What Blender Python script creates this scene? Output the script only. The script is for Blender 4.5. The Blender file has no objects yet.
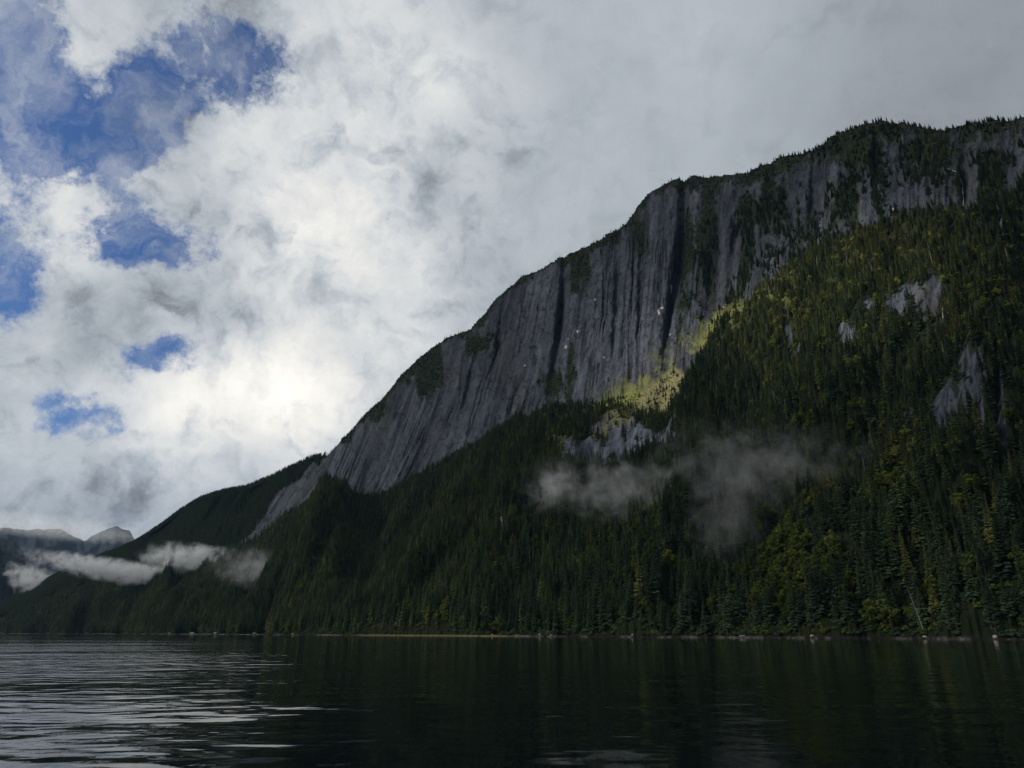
import bpy, math, random
import numpy as np
from math import radians as R
PI = math.pi
random.seed(7); rng = np.random.default_rng(7)
sc = bpy.context.scene
col = sc.collection

# ------------------------------------------------------------------ camera
CAMH, PITCH, F = 3.2, R(20.0), 683.0
cd = bpy.data.cameras.new('camera'); cam = bpy.data.objects.new('camera', cd); col.objects.link(cam)
cam.location = (0, 0, CAMH); cam.rotation_euler = (PI/2 + PITCH, 0, 0)
cd.sensor_width = 36; cd.lens = F*36/1024; cd.clip_start = 0.5; cd.clip_end = 60000
sc.camera = cam
CP, SP = math.cos(PITCH), math.sin(PITCH)
def pixdir(x, y):                       # pixel -> world direction
    cx = (np.asarray(x, float)-512)/F; cy = (384-np.asarray(y, float))/F
    return cx, CP - cy*SP, SP + cy*CP
def az_tan(x, y):
    a, b, c = pixdir(x, y)
    return np.arctan2(a, b), c/np.hypot(a, b)
def topix(X, Y, Z):
    Z = Z-CAMH
    f = Y*CP + Z*SP; u = -Y*SP + Z*CP
    f = np.where(np.abs(f) < 1e-3, 1e-3, f)
    return 512 + F*X/f, 384 - F*u/f

# ------------------------------------------------------------------ light and colour management
SUN_AZ, SUN_EL = R(-106), R(30)          # azimuth measured from +Y towards +X: the sun stands ahead and to the left
SUN_STRENGTH = 4.6
sund = bpy.data.lights.new('sun', 'SUN'); suno = bpy.data.objects.new('sun', sund); col.objects.link(suno)
sund.energy = SUN_STRENGTH; sund.angle = R(2.5); sund.color = (1.0, 0.93, 0.80)
from mathutils import Vector
sd = Vector((math.sin(SUN_AZ)*math.cos(SUN_EL), math.cos(SUN_AZ)*math.cos(SUN_EL), math.sin(SUN_EL)))
suno.rotation_euler = sd.to_track_quat('Z', 'Y').to_euler(); suno.location = sd*3000
sc.view_settings.view_transform = 'Standard'; sc.view_settings.look = 'None'
sc.view_settings.gamma = 1; sc.view_settings.exposure = 0.5; sc.view_settings.use_curve_mapping = False
sc.cycles.use_denoising = True; sc.cycles.denoising_input_passes = 'RGB_ALBEDO_NORMAL'; sc.cycles.denoising_prefilter = 'NONE'
sc.cycles.max_bounces = 5; sc.cycles.diffuse_bounces = 2; sc.cycles.glossy_bounces = 2
sc.cycles.transmission_bounces = 2; sc.cycles.volume_bounces = 2; sc.cycles.transparent_max_bounces = 8
sc.cycles.caustics_reflective = False; sc.cycles.caustics_refractive = False

# ------------------------------------------------------------------ node helper
class NT:
    def __init__(s, nt): s.t = nt; nt.nodes.clear()
    def n(s, typ, ins=None, **kw):
        nd = s.t.nodes.new(typ)
        for k, v in kw.items(): setattr(nd, k, v)
        if ins:
            for k, v in ins.items():
                if isinstance(v, bpy.types.NodeSocket): s.t.links.new(v, nd.inputs[k])
                else: nd.inputs[k].default_value = v
        return nd
    def m(s, op, a, b=None, c=None, clamp=False):
        d = {0: a}
        if b is not None: d[1] = b
        if c is not None: d[2] = c
        return s.n('ShaderNodeMath', d, operation=op, use_clamp=clamp).outputs[0]
    def v(s, op, a, b=None, scale=None):
        d = {0: a}
        if b is not None: d[1] = b
        if scale is not None: d['Scale'] = scale
        nd = s.n('ShaderNodeVectorMath', d, operation=op)
        return nd.outputs['Value'] if op in ('DISTANCE', 'LENGTH', 'DOT_PRODUCT') else nd.outputs[0]
    def noise(s, vec, scale, detail=5, rough=0.5, dist=0.0, out=0, lac=2.0):
        return s.n('ShaderNodeTexNoise', {'Vector': vec, 'Scale': scale, 'Detail': detail, 'Roughness': rough, 'Distortion': dist, 'Lacunarity': lac}).outputs[out]
    def mr(s, v, a, b, c=0.0, d=1.0, smooth=True):
        return s.n('ShaderNodeMapRange', {0: v, 1: a, 2: b, 3: c, 4: d}, interpolation_type='SMOOTHSTEP' if smooth else 'LINEAR').outputs[0]
    def mix(s, f, a, b, blend='MIX'):
        nd = s.n('ShaderNodeMix', None, data_type='RGBA', blend_type=blend)
        for k, v in ((0, f), (6, a), (7, b)):
            if isinstance(v, bpy.types.NodeSocket): s.t.links.new(v, nd.inputs[k])
            else: nd.inputs[k].default_value = v if k == 0 else (tuple(v)+(1,))[:4]
        return nd.outputs[2]

# ------------------------------------------------------------------ sky: Nishita blue seen through a broken cloud layer
w = bpy.data.worlds.new('World'); sc.world = w; w.use_nodes = True
N = NT(w.node_tree)
WS = 0.1
tc = N.n('ShaderNodeTexCoord').outputs['Generated']
sky = N.n('ShaderNodeTexSky', sky_type='NISHITA', sun_disc=False, sun_elevation=SUN_EL, sun_rotation=SUN_AZ, air_density=1.0, dust_density=0.3, ozone_density=2.5).outputs[0]
w1 = N.noise(tc, 5.0, 6, 0.55, out='Color')
w2 = N.v('SUBTRACT', w1, (0.5, 0.5, 0.5))
w3 = N.v('SUBTRACT', N.noise(tc, 22.0, 7, 0.62, out='Color'), (0.5, 0.5, 0.5))
warp = N.v('ADD', N.v('ADD', tc, N.v('SCALE', w2, scale=0.09)), N.v('SCALE', w3, scale=0.06))
warp_s = N.v('ADD', tc, N.v('SCALE', w2, scale=0.08))
def udir(x, y):
    a, b, c = pixdir(x, y); l = math.sqrt(a*a+b*b+c*c); return (a/l, b/l, c/l)
def blobs(vec, lst):                     # sum of soft discs round chosen sky directions
    acc = None
    for x, y, rad, wt in lst:
        d = N.v('DISTANCE', vec, udir(x, y))
        g = N.mr(d, 0.0, rad/F, wt, 0.0)
        acc = g if acc is None else N.m('ADD', acc, g)
    return acc
blue = blobs(warp, [(x, y, r*1.27, w_) for x, y, r, w_ in [(5,20,45,.8),(5,70,45,.8),(8,130,50,.85),(42,145,30,.6),(85,118,42,.85),(120,150,38,.8),(150,110,45,.8),(165,75,45,.75),(215,40,38,.7),(262,65,38,.8),(235,85,30,.5),
    (120,232,38,.9),(150,236,40,.9),(190,252,40,.9),(5,225,42,.9),(5,270,40,.8),(8,300,30,.6),(132,362,24,.8),(168,357,26,.8),(48,414,26,.75),(85,418,26,.7)]])
cn = N.noise(tc, 8.0, 12, 0.64)
cn_b = N.noise(tc, 34.0, 10, 0.68)
near_b = N.mr(blue, 0.0, 0.35)
thr = N.m('ADD', blue, N.m('MULTIPLY', N.m('MULTIPLY', N.m('SUBTRACT', cn, 0.5), 2.2), near_b))
thr = N.m('ADD', thr, N.m('MULTIPLY', N.m('MULTIPLY', N.m('SUBTRACT', cn_b, 0.5), 2.0), near_b))
cover = N.mr(thr, 0.15, 1.0, 1.0, 0.0)
veil = N.noise(N.v('MULTIPLY', warp, (1.0, 1.6, 1.3)), 7.0, 10, 0.66, 0.6)
cover = N.m('MAXIMUM', cover, N.mr(veil, 0.38, 0.74, 0.0, 0.65))
lum = blobs(warp_s, [(60, 200, 90, .16), (140, 210, 60, .06), (300, 170, 170, .22), (330, 260, 120, .10), (420, 290, 110, .10), (250, 370, 130, .20), (180, 420, 100, .22), (270, 400, 70, .10),
                     (330, 400, 110, .20), (100, 265, 60, .10), (400, 40, 170, .07), (60, 60, 120, .08), (370, 10, 120, .08), (450, 100, 80, .06), (60, 330, 130, .06), (50, 470, 140, .09), (650, 60, 260, .06),
                     (110, 310, 80, -.06), (230, 325, 60, -.08), (110, 500, 130, -.02), (40, 480, 110, -.04), (60, 540, 110, -.06), (1020, 40, 240, -.06), (900, 100, 200, -.03), (300, 290, 60, -.10), (330, 120, 80, -.06)])
# base cloud brightness falls from the sunlit left towards the right and behind the viewer
dleft = N.v('DOT_PRODUCT', tc, udir(200, 300))
base = N.mr(dleft, -0.1, 1.0, 0.30, 0.28, smooth=False)
cl1 = N.noise(warp_s, 6.0, 12, 0.60)
cl2 = N.noise(N.v('ADD', tc, N.v('SCALE', w3, scale=0.06)), 24.0, 12, 0.70)
amp = N.mr(dleft, 0.80, 0.995, 0.10, 0.52)
det = N.m('MULTIPLY', N.m('ADD', N.m('MULTIPLY', N.m('SUBTRACT', cl1, 0.52), 0.95), N.m('MULTIPLY', N.m('SUBTRACT', cl2, 0.5), 0.3)), amp)
L = N.m('ADD', N.m('ADD', base, lum), det)
bl = N.noise(N.v('ADD', tc, N.v('SCALE', w3, scale=0.05)), 11.0, 12, 0.58, 0.4)
bil = N.m('SUBTRACT', 1.0, N.m('ABSOLUTE', N.m('SUBTRACT', N.m('MULTIPLY', bl, 2.0), 1.0)))
bil = N.m('SUBTRACT', N.mr(bil, 0.45, 1.0), 0.65)
L = N.m('ADD', L, N.m('MULTIPLY', N.m('MULTIPLY', bil, amp), 0.46))
L = N.m('MAXIMUM', L, 0.05)
# thin cloud edges let blue through: brightness scaled towards cloud borders
warmth = N.mr(L, 0.25, 0.75)
ccol = N.mix(warmth, (0.90, 0.99, 1.09), (1.03, 1.0, 0.93))
cc = N.v('SCALE', ccol, scale=N.m('MULTIPLY', L, 1.0/WS))
blu = N.mix(1.0, sky, (0.34, 0.46, 0.66), 'MULTIPLY')
final = N.mix(cover, blu, cc)
# nothing but grey murk under the horizon
dz = N.n('ShaderNodeSeparateXYZ', {0: tc}).outputs[2]
final = N.mix(N.mr(dz, -0.05, 0.0), (0.25, 0.3, 0.35), final)
bg = N.n('ShaderNodeBackground', {'Color': final, 'Strength': WS})
N.n('ShaderNodeOutputWorld', {0: bg.outputs[0]})

# ------------------------------------------------------------------ numpy noise
def _hash(ix, iy, s):
    h = (ix.astype(np.int64)*374761393 + iy.astype(np.int64)*668265263 + s*974634777) & 0xffffffff
    h = ((h ^ (h >> 13))*1274126177) & 0xffffffff
    h = ((h ^ (h >> 16))*2246822519) & 0xffffffff
    return ((h ^ (h >> 15)) & 0xffff)/65535.0
def vnoise(x, y, s=0):
    ix = np.floor(x); iy = np.floor(y); fx = x-ix; fy = y-iy
    fx = fx*fx*fx*(fx*(fx*6-15)+10); fy = fy*fy*fy*(fy*(fy*6-15)+10)
    a = _hash(ix, iy, s); b = _hash(ix+1, iy, s); c = _hash(ix, iy+1, s); d = _hash(ix+1, iy+1, s)
    return (a+(b-a)*fx)*(1-fy) + (c+(d-c)*fx)*fy
def fbm(x, y, s=0, o=5, g=0.5, ridged=False):
    t = np.zeros(np.broadcast(x, y).shape); a = 1.0; n = 0
    for k in range(o):
        v = vnoise(x, y, s+k*17)
        if ridged: v = 1-np.abs(2*v-1)
        t += a*v; n += a; a *= g; x = x*2.03+11.7; y = y*2.03+5.3
    return t/n
def sstep(a, b, x):
    t = np.clip((x-a)/(b-a), 0, 1); return t*t*(3-2*t)

# ------------------------------------------------------------------ the mountain
# traced lines (pixels) give elevation; each has its own real distance from the viewer
rim = [(-420,640),(-260,636),(-160,632),(-80,624),(0,606),(30,590),(60,575),(95,560),(130,547),(160,527),(180,512),(200,500),(222,493),(245,489),(268,480),(290,469),(310,459),(327,457),(340,442),(352,430),(365,414),(382,400),(400,377),(420,358),(445,340),(470,330),(490,308),(505,291),(520,279),(540,270),(562,257),(580,249),(602,238),(625,225),(637,208),(652,193),(672,181),(692,177),(715,177),(745,174),(760,166),(775,159),(795,155),(812,150),(828,138),(842,131),(860,125),(880,122),(905,123),(925,128),(938,131),(955,127),(980,123),(1024,118),(1100,104),(1200,95),(1400,80)]
base_ = [(-420,641),(-260,638),(-160,634.5),(-80,629),(0,616),(60,590),(130,572),(180,560),(215,556),(240,550),(262,534),(285,515),(310,505),(340,501),(380,496),(420,476),(450,457),(500,436),(550,417),(600,403),(640,392),(690,362),(735,335),(750,315),(765,292),(790,266),(830,242),(870,228),(920,215),(1024,200),(1100,190),(1400,170)]
shore_r = [(-420,4600),(-200,4200),(0,3100),(60,2600),(130,2100),(200,1600),(260,1250),(320,1020),(400,820),(500,660),(600,560),(700,495),(800,455),(900,432),(1024,415),(1150,410),(1400,400)]
base_r = [(-420,4900),(-200,4600),(0,3500),(60,3150),(130,2800),(200,2500),(260,2250),(330,2000),(400,1760),(500,1520),(600,1330),(700,1200),(760,1120),(830,1040),(900,990),(1024,960),(1400,930)]
rim_r = [(-420,5200),(-200,5000),(0,4000),(60,3700),(130,3350),(200,3000),(260,2700),(330,2330),(400,2010),(500,1720),(600,1480),(700,1350),(760,1260),(830,1170),(900,1120),(1024,1090),(1400,1060)]
NX = 1700
AZ = np.linspace(R(-58), R(52), NX)
def curve(lst):
    a, t = az_tan([p[0] for p in lst], [p[1] for p in lst]); return np.interp(AZ, a, t)
def curve_r(lst):
    a, _ = az_tan([p[0] for p in lst], [500]*len(lst)); return np.interp(AZ, a, [p[1] for p in lst])
def sm(a, k):
    kk = np.hanning(2*k+1); kk /= kk.sum(); return np.convolve(np.pad(a, k, mode='edge'), kk, 'valid')
PXC = np.array([topix(math.sin(a)*1000, math.cos(a)*1000, CAMH+300)[0] for a in AZ])
t_rim, t_base = curve(rim), sm(curve(base_), 6)
rs, rb, rr = sm(curve_r(shore_r), 60), sm(curve_r(base_r), 60), sm(curve_r(rim_r), 60)
# coves and points along the shore
rs = rs*(1 + 0.05*(fbm(AZ*22, AZ*0, 3, 4)-0.5)) + 3*(fbm(AZ*300, AZ*0, 4, 3)-0.5)
hz = lambda r, t: CAMH + r*t
z_base, z_rim = hz(rb, t_base), hz(rr, t_rim)
K_r = [rs-80, rs-3, rs+2, rs+5]; K_z = [rs*0-14, rs*0-0.6, rs*0+0.7, rs*0+2.4]
seg = [6, 4, 6]
# forested slope: slightly concave
for q, rows in ((0.25, 90), (0.5, 80), (0.75, 70)):
    K_r.append(rs+5+(rb-rs-5)*q); K_z.append(2.4+(z_base-2.4)*(q**1.12)); seg.append(rows)
K_r.append(rb); K_z.append(z_base); seg.append(70)
K_r.append(rb+(rr-rb)*0.62); K_z.append(z_base+(z_rim-z_base)*0.58); seg.append(190)
K_r.append(rr-(rr-rb)*0.10); K_z.append(z_base+(z_rim-z_base)*0.93); seg.append(120)
K_r.append(rr); K_z.append(z_rim); seg.append(40)
K_r.append(rr+110); K_z.append(z_rim+6); seg.append(24)
K_r.append(rr+500); K_z.append(z_rim*0.93); seg.append(16)
K_r.append(rr+1500); K_z.append(z_rim*0.3); seg.append(10)
K_r.append(rr+2300); K_z.append(z_rim*0-30); seg.append(6)
rowsR, rowsZ, rowsK = [], [], []
for k, n in enumerate(seg):
    for i in range(n):
        f = i/n; rowsR.append(K_r[k]*(1-f)+K_r[k+1]*f); rowsZ.append(K_z[k]*(1-f)+K_z[k+1]*f); rowsK.append(k+f)
rowsR.append(K_r[-1]); rowsZ.append(K_z[-1]); rowsK.append(len(seg))
RR = np.array(rowsR); ZZ = np.array(rowsZ); KK = np.array(rowsK)[:, None]+0*RR
# soften the knots
NY = RR.shape[0]
KB, KR = 7, 10                                     # knot numbers: cliff base, rim
A2 = AZ[None, :]+0*RR
X0 = RR*np.sin(A2); Y0 = RR*np.cos(A2)
PX, PY = topix(X0, Y0, ZZ)                         # where each spot appears (used only to place features)
# ---- masks
def ell(x, y, rx, ry, rot=0):
    c, s = math.cos(R(rot)), math.sin(R(rot)); dx = PX-x; dy = PY-y
    return np.sqrt(((dx*c+dy*s)/rx)**2 + ((-dx*s+dy*c)/ry)**2)
n1 = fbm(PX/26, PY/26, 21, 5, 0.55)
n2 = fbm(PX/8, PY/8, 22, 4, 0.6)
nst = fbm(PX/7, PY/45, 23, 5, 0.6)                 # stretched down the face
cliffK = sstep(KB-0.03, KB+0.05, KK)*(1-sstep(KR+0.1, KR+0.6, KK))
edge = n1*0.6+n2*0.3+nst*0.35                      # about .62 mean
# how far left the bare slab goes
leftfade = sstep(225, 262, PX + (PY-540)*0.35 + 30*(n1-0.5))
# ridge left of the slab is wooded: above the line from (330,460) to (240,545)
slabline = (PX-330) + (PY-458)*1.03
wood_left = 1-sstep(-14, 6, slabline + 26*(n1-0.5) + 10)
rock = cliffK*leftfade*(1-wood_left)
# the right third: broken forest and rock
rightmix = sstep(735, 800, PX)
broken = sstep(0.56, 0.66, n1*0.5+nst*0.5+0.04)
def add_rock(mask): 
    global rock
    rock = np.maximum(rock, mask)
depth_rim = np.clip((KR-KK)*1.0, 0, 3)             # 0 at rim .. 3 at base
rockR = np.clip(sstep(0.32, 0.45, nst*0.6+n1*0.25+n2*.15 - 0.01 - 0.0*PX), 0, 1)
topveg = sstep(0.55, 0.25, ((PY-np.interp(PX, [p[0] for p in rim], [p[1] for p in rim]))/np.interp(PX, [330, 450, 640, 760, 860, 1024], [10, 10, 13, 14, 20, 16])) - (n1-0.5)*1.8 - (nst-0.5)*2.6 - (n2-.5)*1.0)
rock = rock*(1-rightmix*(1-rockR)*0.95)
rock = rock*(1-topveg)
# scrub down the gullies
def scrub(x, y, rx, ry, rot=0, k=1.0):
    global rock
    m = sstep(1.25, 0.65, ell(x, y, rx, ry, rot)+(n1-0.5)*1.2+(nst-0.5)*2.2+(n2-.5)*.8)
    rock = rock*(1-m*k)
for a in [(708,225,13,70,4), (690,250,9,50,6), (552,385,12,14), (570,375,5,20), (580,268,12,18), (640,240,8,25), (430,385,14,10,-40), (420,365,16,22,30), (770,195,20,36), (745,215,10,40), (855,150,30,18), (930,150,30,12), (850,200,12,36),
          (990,180,12,40), (380,410,10,12), (480,345,16,12), (740,285,10,40,10), (715,330,14,22,30), (665,395,16,10,-40)]: scrub(*a)
# bare rock inside the forest
for x, y, rx, ry, rot in [(636,440,38,22,-16), (585,452,30,9,-22), (660,452,20,10,10), (912,300,27,22,-10), (935,288,12,14,0), (795,340,10,22,0), (845,333,10,18,0), (975,390,20,32,0), (945,430,14,40,10), (915,420,12,16,0), (1005,420,8,46,0), (985,455,12,30,5),
                          (842,500,10,34,0), (868,455,6,26,0), (845,530,34,14,0), (700,352,36,8,-32),   (905,195,26,14,0), (1015,240,10,30,0), (870,300,7,12,0)]:
    add_rock(sstep(1.15, 0.85, ell(x, y, rx, ry, rot)+(n1-0.5)*1.1+(n2-0.5)*0.8)*(KK > 4))
rock = np.where(KK < KB, rock*(1-.85*sstep(.60, .70, fbm(PX/6, PY/10, 84, 4, .6))), rock)
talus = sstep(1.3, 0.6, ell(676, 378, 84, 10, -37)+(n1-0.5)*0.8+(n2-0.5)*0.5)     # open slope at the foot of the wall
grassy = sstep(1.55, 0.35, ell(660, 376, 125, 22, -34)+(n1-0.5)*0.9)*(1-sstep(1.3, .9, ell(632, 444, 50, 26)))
rock = np.clip(rock, 0, 1)
onland = sstep(2.05, 2.6, KK)
# ---- displacement
lean = np.interp(PX, [200, 280, 350, 420, 520, 600, 700, 800, 1024], [1.05, 1.0, .7, .45, .22, .1, .04, .1, .0])
U = PX + lean*(PY-np.interp(PX, [p[0] for p in rim], [p[1] for p in rim]))
pixm = RR/F                                          # metres per pixel there
g1 = fbm(U/34, PY/420, 31, 3)                        # buttresses
g2 = fbm(U/11 + 0.6*n1, PY/170, 32, 3, 0.55)         # ribs
g3 = fbm(U/4.2 + 0.8*n1, PY/75, 33, 3, 0.6)          # cracks
cr = 1-np.abs(2*fbm(U/15+1.5*n1*0.3, PY/240, 34, 3, 0.5)-1)
crack = sstep(0.94, 0.995, cr)*sstep(0.35, 0.55, fbm(PX/24, PY/60, 40, 3))
cr2 = 1-np.abs(2*fbm(U/6+0.5*n1, PY/120, 35, 3, 0.5)-1)
crack2 = sstep(0.88, 0.99, cr2)*sstep(0.4, 0.6, fbm(PX/30, PY/40, 37, 3))
face = cliffK*leftfade
gul = np.zeros_like(PX)                             # the great gullies
for x, y, rx, ry, rot, d in [(681,250,5,72,3,1.0), (672,300,4,60,8,.8), (562,300,3,48,4,.8), (556,345,3,45,8,.6), (712,270,7,60,6,.8), (768,190,4,40,6,.5), (735,240,4,50,6,.5), (640,300,2.5,60,2,.35), (616,300,2.5,60,3,.4), (498,345,3,50,8,.5), (470,380,3,50,14,.5), (812,195,3,30,4,.5), (875,160,2.5,32,0,.7), (1002,415,6,60,2,1.0), (985,200,4,40,0,.6), (868,470,5,34,0,.7), (964,190,4,40,0,.6)]:
    gul += d*np.exp(-ell(x, y, rx, ry, rot)**2.0)
patch = 0.25+1.1*sstep(0.40, 0.66, fbm(PX/55+3, PY/70, 36, 3))
back = face*pixm*( (0.5-g1)*9 + patch*((0.5-g2)*2.0 + (0.5-g3)*1.6) + (0.5-fbm(PX/11, PY/16, 38, 5, .62))*9.5 + patch*(crack*1.7 + crack2*1.4) ) + pixm*gul*(16.0)*np.maximum(face, rock)
woodface = cliffK*(1-leftfade*(1-wood_left))*sstep(430, 330, PX)*(1-sstep(KR-0.9, KR-0.1, KK))
back += woodface*pixm*(0.5-fbm(PX/30+PY/50, PY/140-PX/200, 39, 4))*70
inner = rock*(1-face)
back += inner*pixm*((0.5-fbm(PX/5+PY/16, PY/34, 41, 4))*5+crack2*1.5+(0.5-fbm(PX/4, PY/5, 42, 3))*2)
RD = RR + back
# ravines and shoulders on the wooded slope, running down and to the left
vx = PX/60 + PY/95; vy = PY/260 - PX/400
rav = fbm(vx, vy, 51, 4, 0.5)
rav2 = fbm(PX/17+PY/30, PY/70, 52, 4, 0.55)
slope_m = sstep(2.3, 4.2, KK)*(1-sstep(KB-0.6, KB+0.05, KK))
wfl = np.interp(PX, [0, 200, 400, 1024], [.5, .8, 1, 1])
for a_ in [(630,442,80,50), (912,300,55,50), (950,400,85,95), (845,520,40,60)]: wfl = wfl*(1-.75*sstep(1.1, .3, ell(*a_)))
ZD = ZZ + slope_m*wfl*pixm*((rav-0.5)*150 + (rav2-0.5)*34) + onland*(1-cliffK)*(fbm(X0/25, Y0/25, 53, 4)-0.5)*6
top_m = sstep(KR, KR+0.5, KK)
ZD = ZD - top_m*np.abs(fbm(X0/120, Y0/120, 54, 4)-0.5)*40
# the spur in front of the talus: lift its crest a little so that a hollow lies behind it
spur = np.exp(-((PY-(np.interp(PX, [560, 600, 640, 690, 735], [432, 414, 404, 378, 348])+7))/7.0)**2)*sstep(560, 610, PX)*(1-sstep(725, 750, PX))
ZD += spur*pixm*9*(KK < KB+0.2)
XX = RD*np.sin(A2); YY = RD*np.cos(A2)
# ---- normal / slope for colour
def grid_mesh(name, X, Y, Z, attrs):
    ny, nx = X.shape
    me = bpy.data.meshes.new(name)
    co = np.stack([X, Y, Z], -1).reshape(-1, 3).astype(np.float32)
    idx = np.arange(ny*nx).reshape(ny, nx)
    q = np.stack([idx[:-1, :-1], idx[:-1, 1:], idx[1:, 1:], idx[1:, :-1]], -1).reshape(-1, 4).astype(np.int32)
    me.vertices.add(len(co)); me.vertices.foreach_set('co', co.ravel())
    me.loops.add(q.size); me.loops.foreach_set('vertex_index', q.ravel())
    me.polygons.add(len(q)); me.polygons.foreach_set('loop_start', np.arange(0, q.size, 4, dtype=np.int32))
    me.polygons.foreach_set('use_smooth', np.ones(len(q), bool))
    me.update(calc_edges=True)
    for k, v in attrs.items():
        at = me.attributes.new(k, 'FLOAT_COLOR', 'POINT')
        at.data.foreach_set('color', v.reshape(-1, 4).astype(np.float32).ravel())
    return me
def C3(c): return np.array(c)[None, None, :]
# rock: grey granite with its own stains: black water streaks, pale scoured bands, ochre lichen
stain = sstep(0.50, 0.70, fbm(U/7.5+n1, PY/210, 61, 4, 0.6))
pale = sstep(0.52, 0.72, fbm(U/13+3+n1, PY/120, 62, 4, 0.6))
ochre = sstep(0.5, 0.7, fbm(PX/40, PY/60, 63, 4))
rc = C3((0.056, 0.064, 0.083))*(0.6+0.8*fbm(PX/3.2, PY/5, 64, 4, .65)[..., None])
rc = rc*(1-0.40*stain[..., None])*(1-.5*np.clip(gul, 0, 1)[..., None]) + C3((0.085, 0.087, 0.100))*(pale*(1-stain)*0.30)[..., None]  # gullies darkened too: wet stain plus painted shade
rc = rc*(1-0.5*(ochre*0.35)[..., None]) + C3((0.07, 0.06, 0.04))*(0.5*ochre*0.35)[..., None]
rc = rc*(1-0.7*np.maximum(0.7*crack, 0.6*crack2)[..., None])
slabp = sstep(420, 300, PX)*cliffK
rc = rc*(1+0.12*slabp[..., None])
cr3 = 1-np.abs(2*fbm(PX/12+PY/30, PY/20-PX/30, 67, 4, .6)-1); joint = sstep(.93, .99, cr3)*cliffK
rc = rc*(1-.55*joint[..., None])*(0.8+.4*fbm(PX/9, PY/11, 68, 4, .6)[..., None])
topd = sstep(1.0, 0.1, KR-KK-0.2)*0.35  # cloud shade on the upper cliff, painted as darker rock towards the rim
fine = sstep(0.52, 0.75, fbm(U/2.4+0.5*n1, PY/42, 65, 3, .6))*0.5*patch
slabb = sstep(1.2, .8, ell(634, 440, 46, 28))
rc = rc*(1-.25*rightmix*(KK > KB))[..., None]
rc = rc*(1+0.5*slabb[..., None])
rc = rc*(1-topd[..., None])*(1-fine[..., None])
# small white scars
scar = np.zeros_like(PX)
for x, y, rx, ry in [(659,313,1.6,3.2), (662,308,2.4,1.3), (670,332,1.4,1.4), (577,331,1.3,1.3), (566,347,1.4,1.6), (568,339,.8,1.2), (525,366,1.3,.9), (595,299,1,1), (604,357,1,1.2), (893,209,2.3,2.4), (723,308,1.3,1), (671,285,.8,4), (873,401,2,1.6), (838,482,1.5,1.2), (502,540,1.1,5), (817,307,1,3)]:
    scar = np.maximum(scar, sstep(1.2, 0.8, ell(x, y, rx*.62, ry*.9)+(fbm(PX/2, PY/3, 66, 2)-0.5)*1.6))
rc = rc*(1-scar[..., None]) + C3((0.36, 0.35, 0.35))*scar[..., None]
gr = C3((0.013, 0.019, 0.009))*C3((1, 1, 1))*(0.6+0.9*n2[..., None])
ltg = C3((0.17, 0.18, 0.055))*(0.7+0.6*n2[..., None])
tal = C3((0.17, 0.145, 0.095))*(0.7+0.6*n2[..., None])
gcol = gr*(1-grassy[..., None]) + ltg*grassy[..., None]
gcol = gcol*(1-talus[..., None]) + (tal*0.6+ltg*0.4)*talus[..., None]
rk = rock[..., None]; rk = np.maximum(rk, scar[..., None])
rk = rk*(1-0.75*(grassy*sstep(0.42, 0.6, n1))[..., None])
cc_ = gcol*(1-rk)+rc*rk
# shore: pale tide-washed rock band, ochre sedge on the low beach
band = (1-sstep(0.7, 1.3, ZD))*(KK < 4)
bcol = C3((0.11, 0.10, 0.095))*(0.15+1.3*sstep(.4, .65, fbm(A2*90, ZD*0+.5, 72, 3))[..., None]*fbm(A2*500, ZD*0.8, 71, 3)[..., None])
sedge = sstep(340, 380, PX)*(1-sstep(490, 530, PX))
bcol = bcol*(1-sedge[..., None])+C3((0.15, 0.125, 0.06))*sedge[..., None]
cc_ = cc_*(1-band[..., None])+bcol*band[..., None]
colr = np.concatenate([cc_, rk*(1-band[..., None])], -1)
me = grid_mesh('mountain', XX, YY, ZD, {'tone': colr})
mountain = bpy.data.objects.new('mountain', me); col.objects.link(mountain); mountain['kind'] = 'structure'
def mat(name):
    m = bpy.data.materials.new(name); m.use_nodes = True; return m, NT(m.node_tree)
def out(T, surf): T.n('ShaderNodeOutputMaterial', {0: surf})
m, T = mat('granite and moss')
at = T.n('ShaderNodeAttribute', attribute_name='tone')
geo = T.n('ShaderNodeNewGeometry').outputs['Position']
fn = T.noise(geo, 0.12, 6, 0.65)
fn2 = T.noise(T.v('MULTIPLY', geo, (1, 1, 0.16)), 0.35, 5, 0.6)
k = T.m('ADD', T.m('MULTIPLY', fn, 0.9), T.m('MULTIPLY', fn2, 0.7))
k = T.m('ADD', k, 0.2)
c = T.v('SCALE', at.outputs['Color'], scale=k)
bmp = T.n('ShaderNodeBump', {'Strength': 0.7, 'Distance': 3.0, 'Height': T.m('ADD', fn, fn2)})
p = T.n('ShaderNodeBsdfPrincipled', {'Base Color': c, 'Roughness': 0.85, 'Normal': bmp.outputs[0], 'Specular IOR Level': 0.08})
out(T, p.outputs[0]); me.materials.append(m)

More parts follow.
